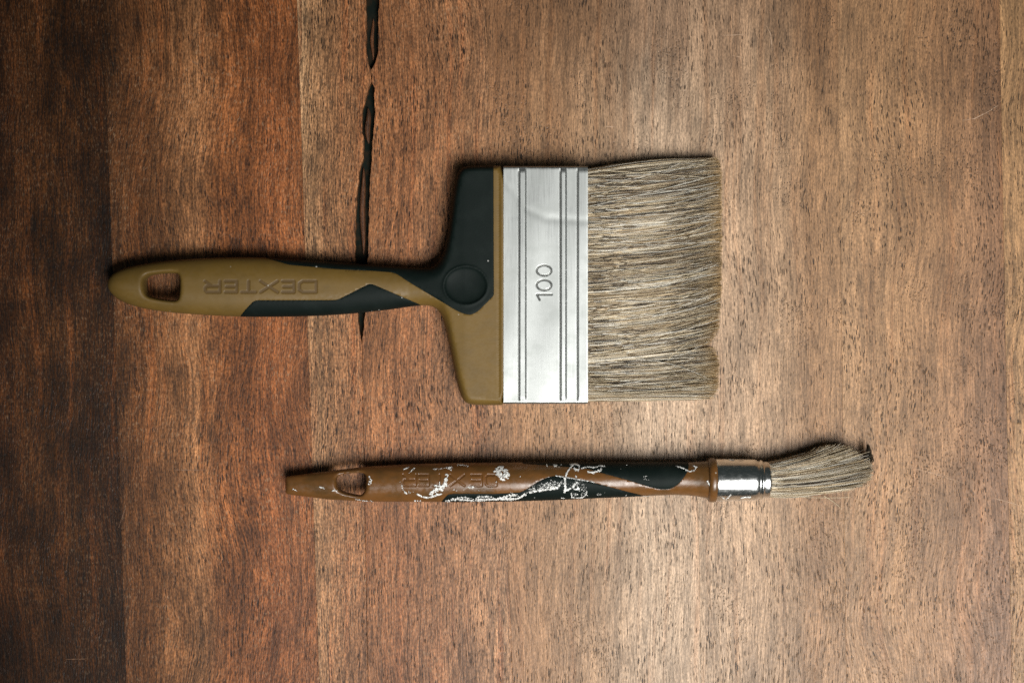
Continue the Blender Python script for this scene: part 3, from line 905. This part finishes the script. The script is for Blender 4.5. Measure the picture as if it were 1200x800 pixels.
for _ in range(80):
    q = random.uniform(-.8, .9)
    y0 = 562 + q * 19
    zt = ZC + math.sqrt(1 - q * q) * 20.6 * S
    e = float(interp(q, [(-1, 522), (-.5, 529), (0, 543), (.5, 561), (1, 576)]))
    sl.append((curve3((902, y0), (950, y0 + random.gauss(0, 2) - (4 if q < 0 else 0)), (random.uniform(980, 1018), e + random.gauss(0, 3))), zt, 0.0078 + 0.004 * math.sqrt(1 - q * q), random.choice([PALE, PALE, GREY, (0.12, 0.085, 0.05), (0.07, 0.05, 0.03)])))
loose(slim_hair, sl, ZS, .0002)

# ------------------------------------------------------------------ dried white paint on the slim handle
def surf(x, y):
    x = np.asarray(x, float); y = np.asarray(y, float)
    return ZC + z_slim_raw(x, y) + 0.00030
def splatter(strokes, parent=slim_handle):
    """strokes: (polyline, half width px, flakes per px, jitter px)."""
    V, F = [], []
    for pts, w, dens, jit in strokes:
        q = resample_open(pts, 0.5) if len(pts) > 1 else np.array(pts, float)
        L = max(1.0, len(q) * 0.5)
        for _ in range(int(L * dens) + 1):
            c = q[random.randrange(len(q))] + np.array([random.gauss(0, jit), random.gauss(0, jit)])
            r = w * random.uniform(0.35, 1.0)
            m = 9
            ph = random.uniform(0, 6.28)
            el = random.uniform(0.55, 1.0)
            pr = [(c[0] + r * random.uniform(.7, 1.2) * math.cos(ph + 6.283 * i / m), c[1] + el * r * random.uniform(.7, 1.2) * math.sin(ph + 6.283 * i / m)) for i in range(m)]
            b = len(V)
            arr = np.array(pr + [tuple(c)])
            yt = interp(arr[:, 0], TOP) + 0.6; yb = interp(arr[:, 0], BOT) - 0.3
            arr[:, 1] = np.clip(arr[:, 1], yt, yb)
            z = surf(arr[:, 0], arr[:, 1])
            lift = np.r_[np.full(m, 0.00002), random.uniform(0.00012, 0.0003)]
            for (x, y), zz in zip(arr, z + lift): V.append(to_world(x, y, zz, ZS))
            for i in range(m): F.append((b + (i + 1) % m, b + i, b + m))
    o = mesh_obj('paint_splatter', V, F, m_paint, parent)
    return o
L_ = lambda *p: list(p)
splatter([(L_((581, 549), (586, 547), (591, 549), (595, 556)), 1.6, 3.0, 1.6), (L_((582, 552), (590, 556), (589, 561)), 1.7, 2.6, 1.5), (L_((583, 563)), .9, 1, .8)])
splatter([(L_((490, 577.5), (495, 580), (502, 582), (511, 579), (518, 577)), 1.2, 2.6, .35), (L_((507, 576), (512, 572), (519, 571)), 1.7, 3.0, 1.6),
          (L_((511, 567), (518, 568), (525, 567)), 1.1, 3.2, .5), (L_((516, 563), (516, 567)), .7, 3, .2), (L_((521, 568), (523, 560), (525, 555)), 1.4, 2.4, .8)])
splatter([(L_((509, 548.5), (520, 547.5), (530, 546)), .5, 2.4, .4), (L_((525, 549), (529, 546.5)), .9, 2.5, .7), (L_((536, 543.8), (542, 543.6), (549, 545)), .6, 2.6, .3)])
splatter([(L_((474, 549), (479, 546.5)), .8, 2.6, .3), (L_((480, 553), (486, 547.5)), .7, 2.4, .3), (L_((471, 562), (473, 572), (478, 577)), .7, 1.4, .6), (L_((475, 575), (486, 575)), .7, 1.2, .8)])
splatter([(L_((523, 586.6), (532, 583.6), (545, 584.6), (560, 585), (580, 584), (600, 584)), 1.0, 2.8, .7), (L_((534, 583), (545, 581.4), (552, 582)), .9, 2.4, .6),
          (L_((557, 583), (561, 580), (566, 580.5), (572, 580), (576, 581)), .8, 2.4, .4), (L_((585, 582), (600, 578), (603, 578)), 1.1, 2.4, .8)])
splatter([(L_((560, 583.5), (590, 583), (606, 583.2), (613, 578.5), (618, 575.5), (626, 573.8), (640, 571.5), (652, 570)), 1.15, 2.8, .6),
          (L_((622, 572), (634, 568), (648, 565), (657, 564)), .75, 3.4, 2.0), (L_((630, 572.5), (641, 569.5), (655, 567.5)), 1.0, 2.0, 1.2), (L_((598, 576), (606, 578)), .8, 1.6, 1.2)])
splatter([(L_((661, 558), (661.6, 565), (661.5, 574)), 1.2, 3.4, .4), (L_((662, 573), (668, 570.5), (672, 568), (673, 565)), 1.3, 3.0, .6), (L_((672, 571), (678, 571)), 1.1, 3.0, .6), (L_((675, 563), (677, 571)), .7, 3.0, .5), (L_((681, 567), (685, 575)), .5, 2.4, 1.4), (L_((666, 566), (685, 566)), .45, 2.6, 2.6)])
splatter([(L_((669, 576), (670, 581), (675, 582.6), (682, 582), (686, 578), (687, 574)), .8, 3.0, .3), (L_((671, 578), (684, 577)), .8, 1.4, 1.6)])
splatter([(L_((651, 555.6), (660, 557), (675, 559.5), (690, 562), (695, 563)), .65, 3.4, .12), (L_((674, 555.5), (675, 559)), .7, 3.4, .2)])
splatter([(L_((662, 556), (664.5, 551), (668, 546.5), (671, 544)), .9, 3.6, .25), (L_((668, 543.4), (676, 543), (679, 546), (676, 550), (672, 547)), .9, 3.0, .5),
          (L_((680, 547.5), (688, 545.5), (696, 546.5), (702, 544.5), (708, 545)), .7, 3.6, .3), (L_((688, 551), (694, 552), (702, 550), (704, 547)), 1.0, 3.2, .5)])
splatter([(L_((792, 545), (800, 547.5), (806, 551), (812, 550), (815, 546), (811, 544.6)), .75, 3.4, .25), (L_((826, 561), (829, 566), (832, 571)), .7, 2.6, .4)])
splatter([(L_((649, 543.6), (653, 544.5)), 1.2, 2, .7), (L_((641, 544)), .8, 1, .5), (L_((657, 543.2)), .6, 1, .4), (L_((754, 555), (755, 561)), .7, 1.5, 1.2), (L_((734, 543.5)), .6, 1, .3), (L_((609.5, 556.5)), .9, 1, .2),
          (L_((656, 582), (661, 582.6)), .8, 1.6, .4), (L_((699, 577.6), (704, 578)), .6, 1.6, .8), (L_((733, 579.5)), .6, 1, .3), (L_((753, 580.6), (760, 580.4)), .6, 2.4, .2)])
splatter([(L_((376, 569.5), (381, 571)), .8, 2.0, .3), (L_((391, 574), (395, 573.4)), .9, 1.8, .5), (L_((345, 572.5), (349, 574)), .8, 1.6, .4), (L_((433, 557), (436, 561), (434, 566)), 1.1, 1.2, .7), (L_((417, 584), (428, 586), (438, 586.6)), .7, 1.3, .5)])
splatter([(L_((545, 570.5), (553, 569), (558, 568)), .8, 1.3, .7), (L_((532, 571.6), (536, 573)), .6, 1.8, .5), (L_((487, 586), (494, 585.4)), .8, 1.8, .5), (L_((562, 573)), .6, 1, .5), (L_((577, 570)), .6, 1, .4)])
def band_paint():
    V, F = [], []
    for pts, w, dens in [([(866, 582), (871, 581.2), (877, 581)], 1.0, 3.4), ([(850, 583.5), (852, 580), (855, 578)], .7, 3), ([(843, 580), (847, 583)], .6, 2), ([(854, 537.9), (860, 538.4)], .6, 3)]:
        q = resample_open(pts, .5)
        for _ in range(int(len(q) * .5 * dens) + 1):
            c = q[random.randrange(len(q))] + np.array([random.gauss(0, .3), random.gauss(0, .3)])
            r = w * random.uniform(.5, 1.1); b = len(V)
            for i in range(9):
                rr = 0 if i == 8 else r * random.uniform(.7, 1.2)
                x = c[0] + rr * math.cos(i * .785); y = c[1] + .6 * rr * math.sin(i * .785)
                dy = np.clip((y - ycf(x)), -24, 24); zz = ZC + math.sqrt(24.75 ** 2 - dy * dy) * S + (0.0002 if i == 8 else 0.00003)
                V.append(to_world(x, y, zz, ZS))
            for i in range(8): F.append((b + (i + 1) % 8, b + i, b + 8))
    mesh_obj('paint_splatter', V, F, m_paint, slim_ferrule)
band_paint()
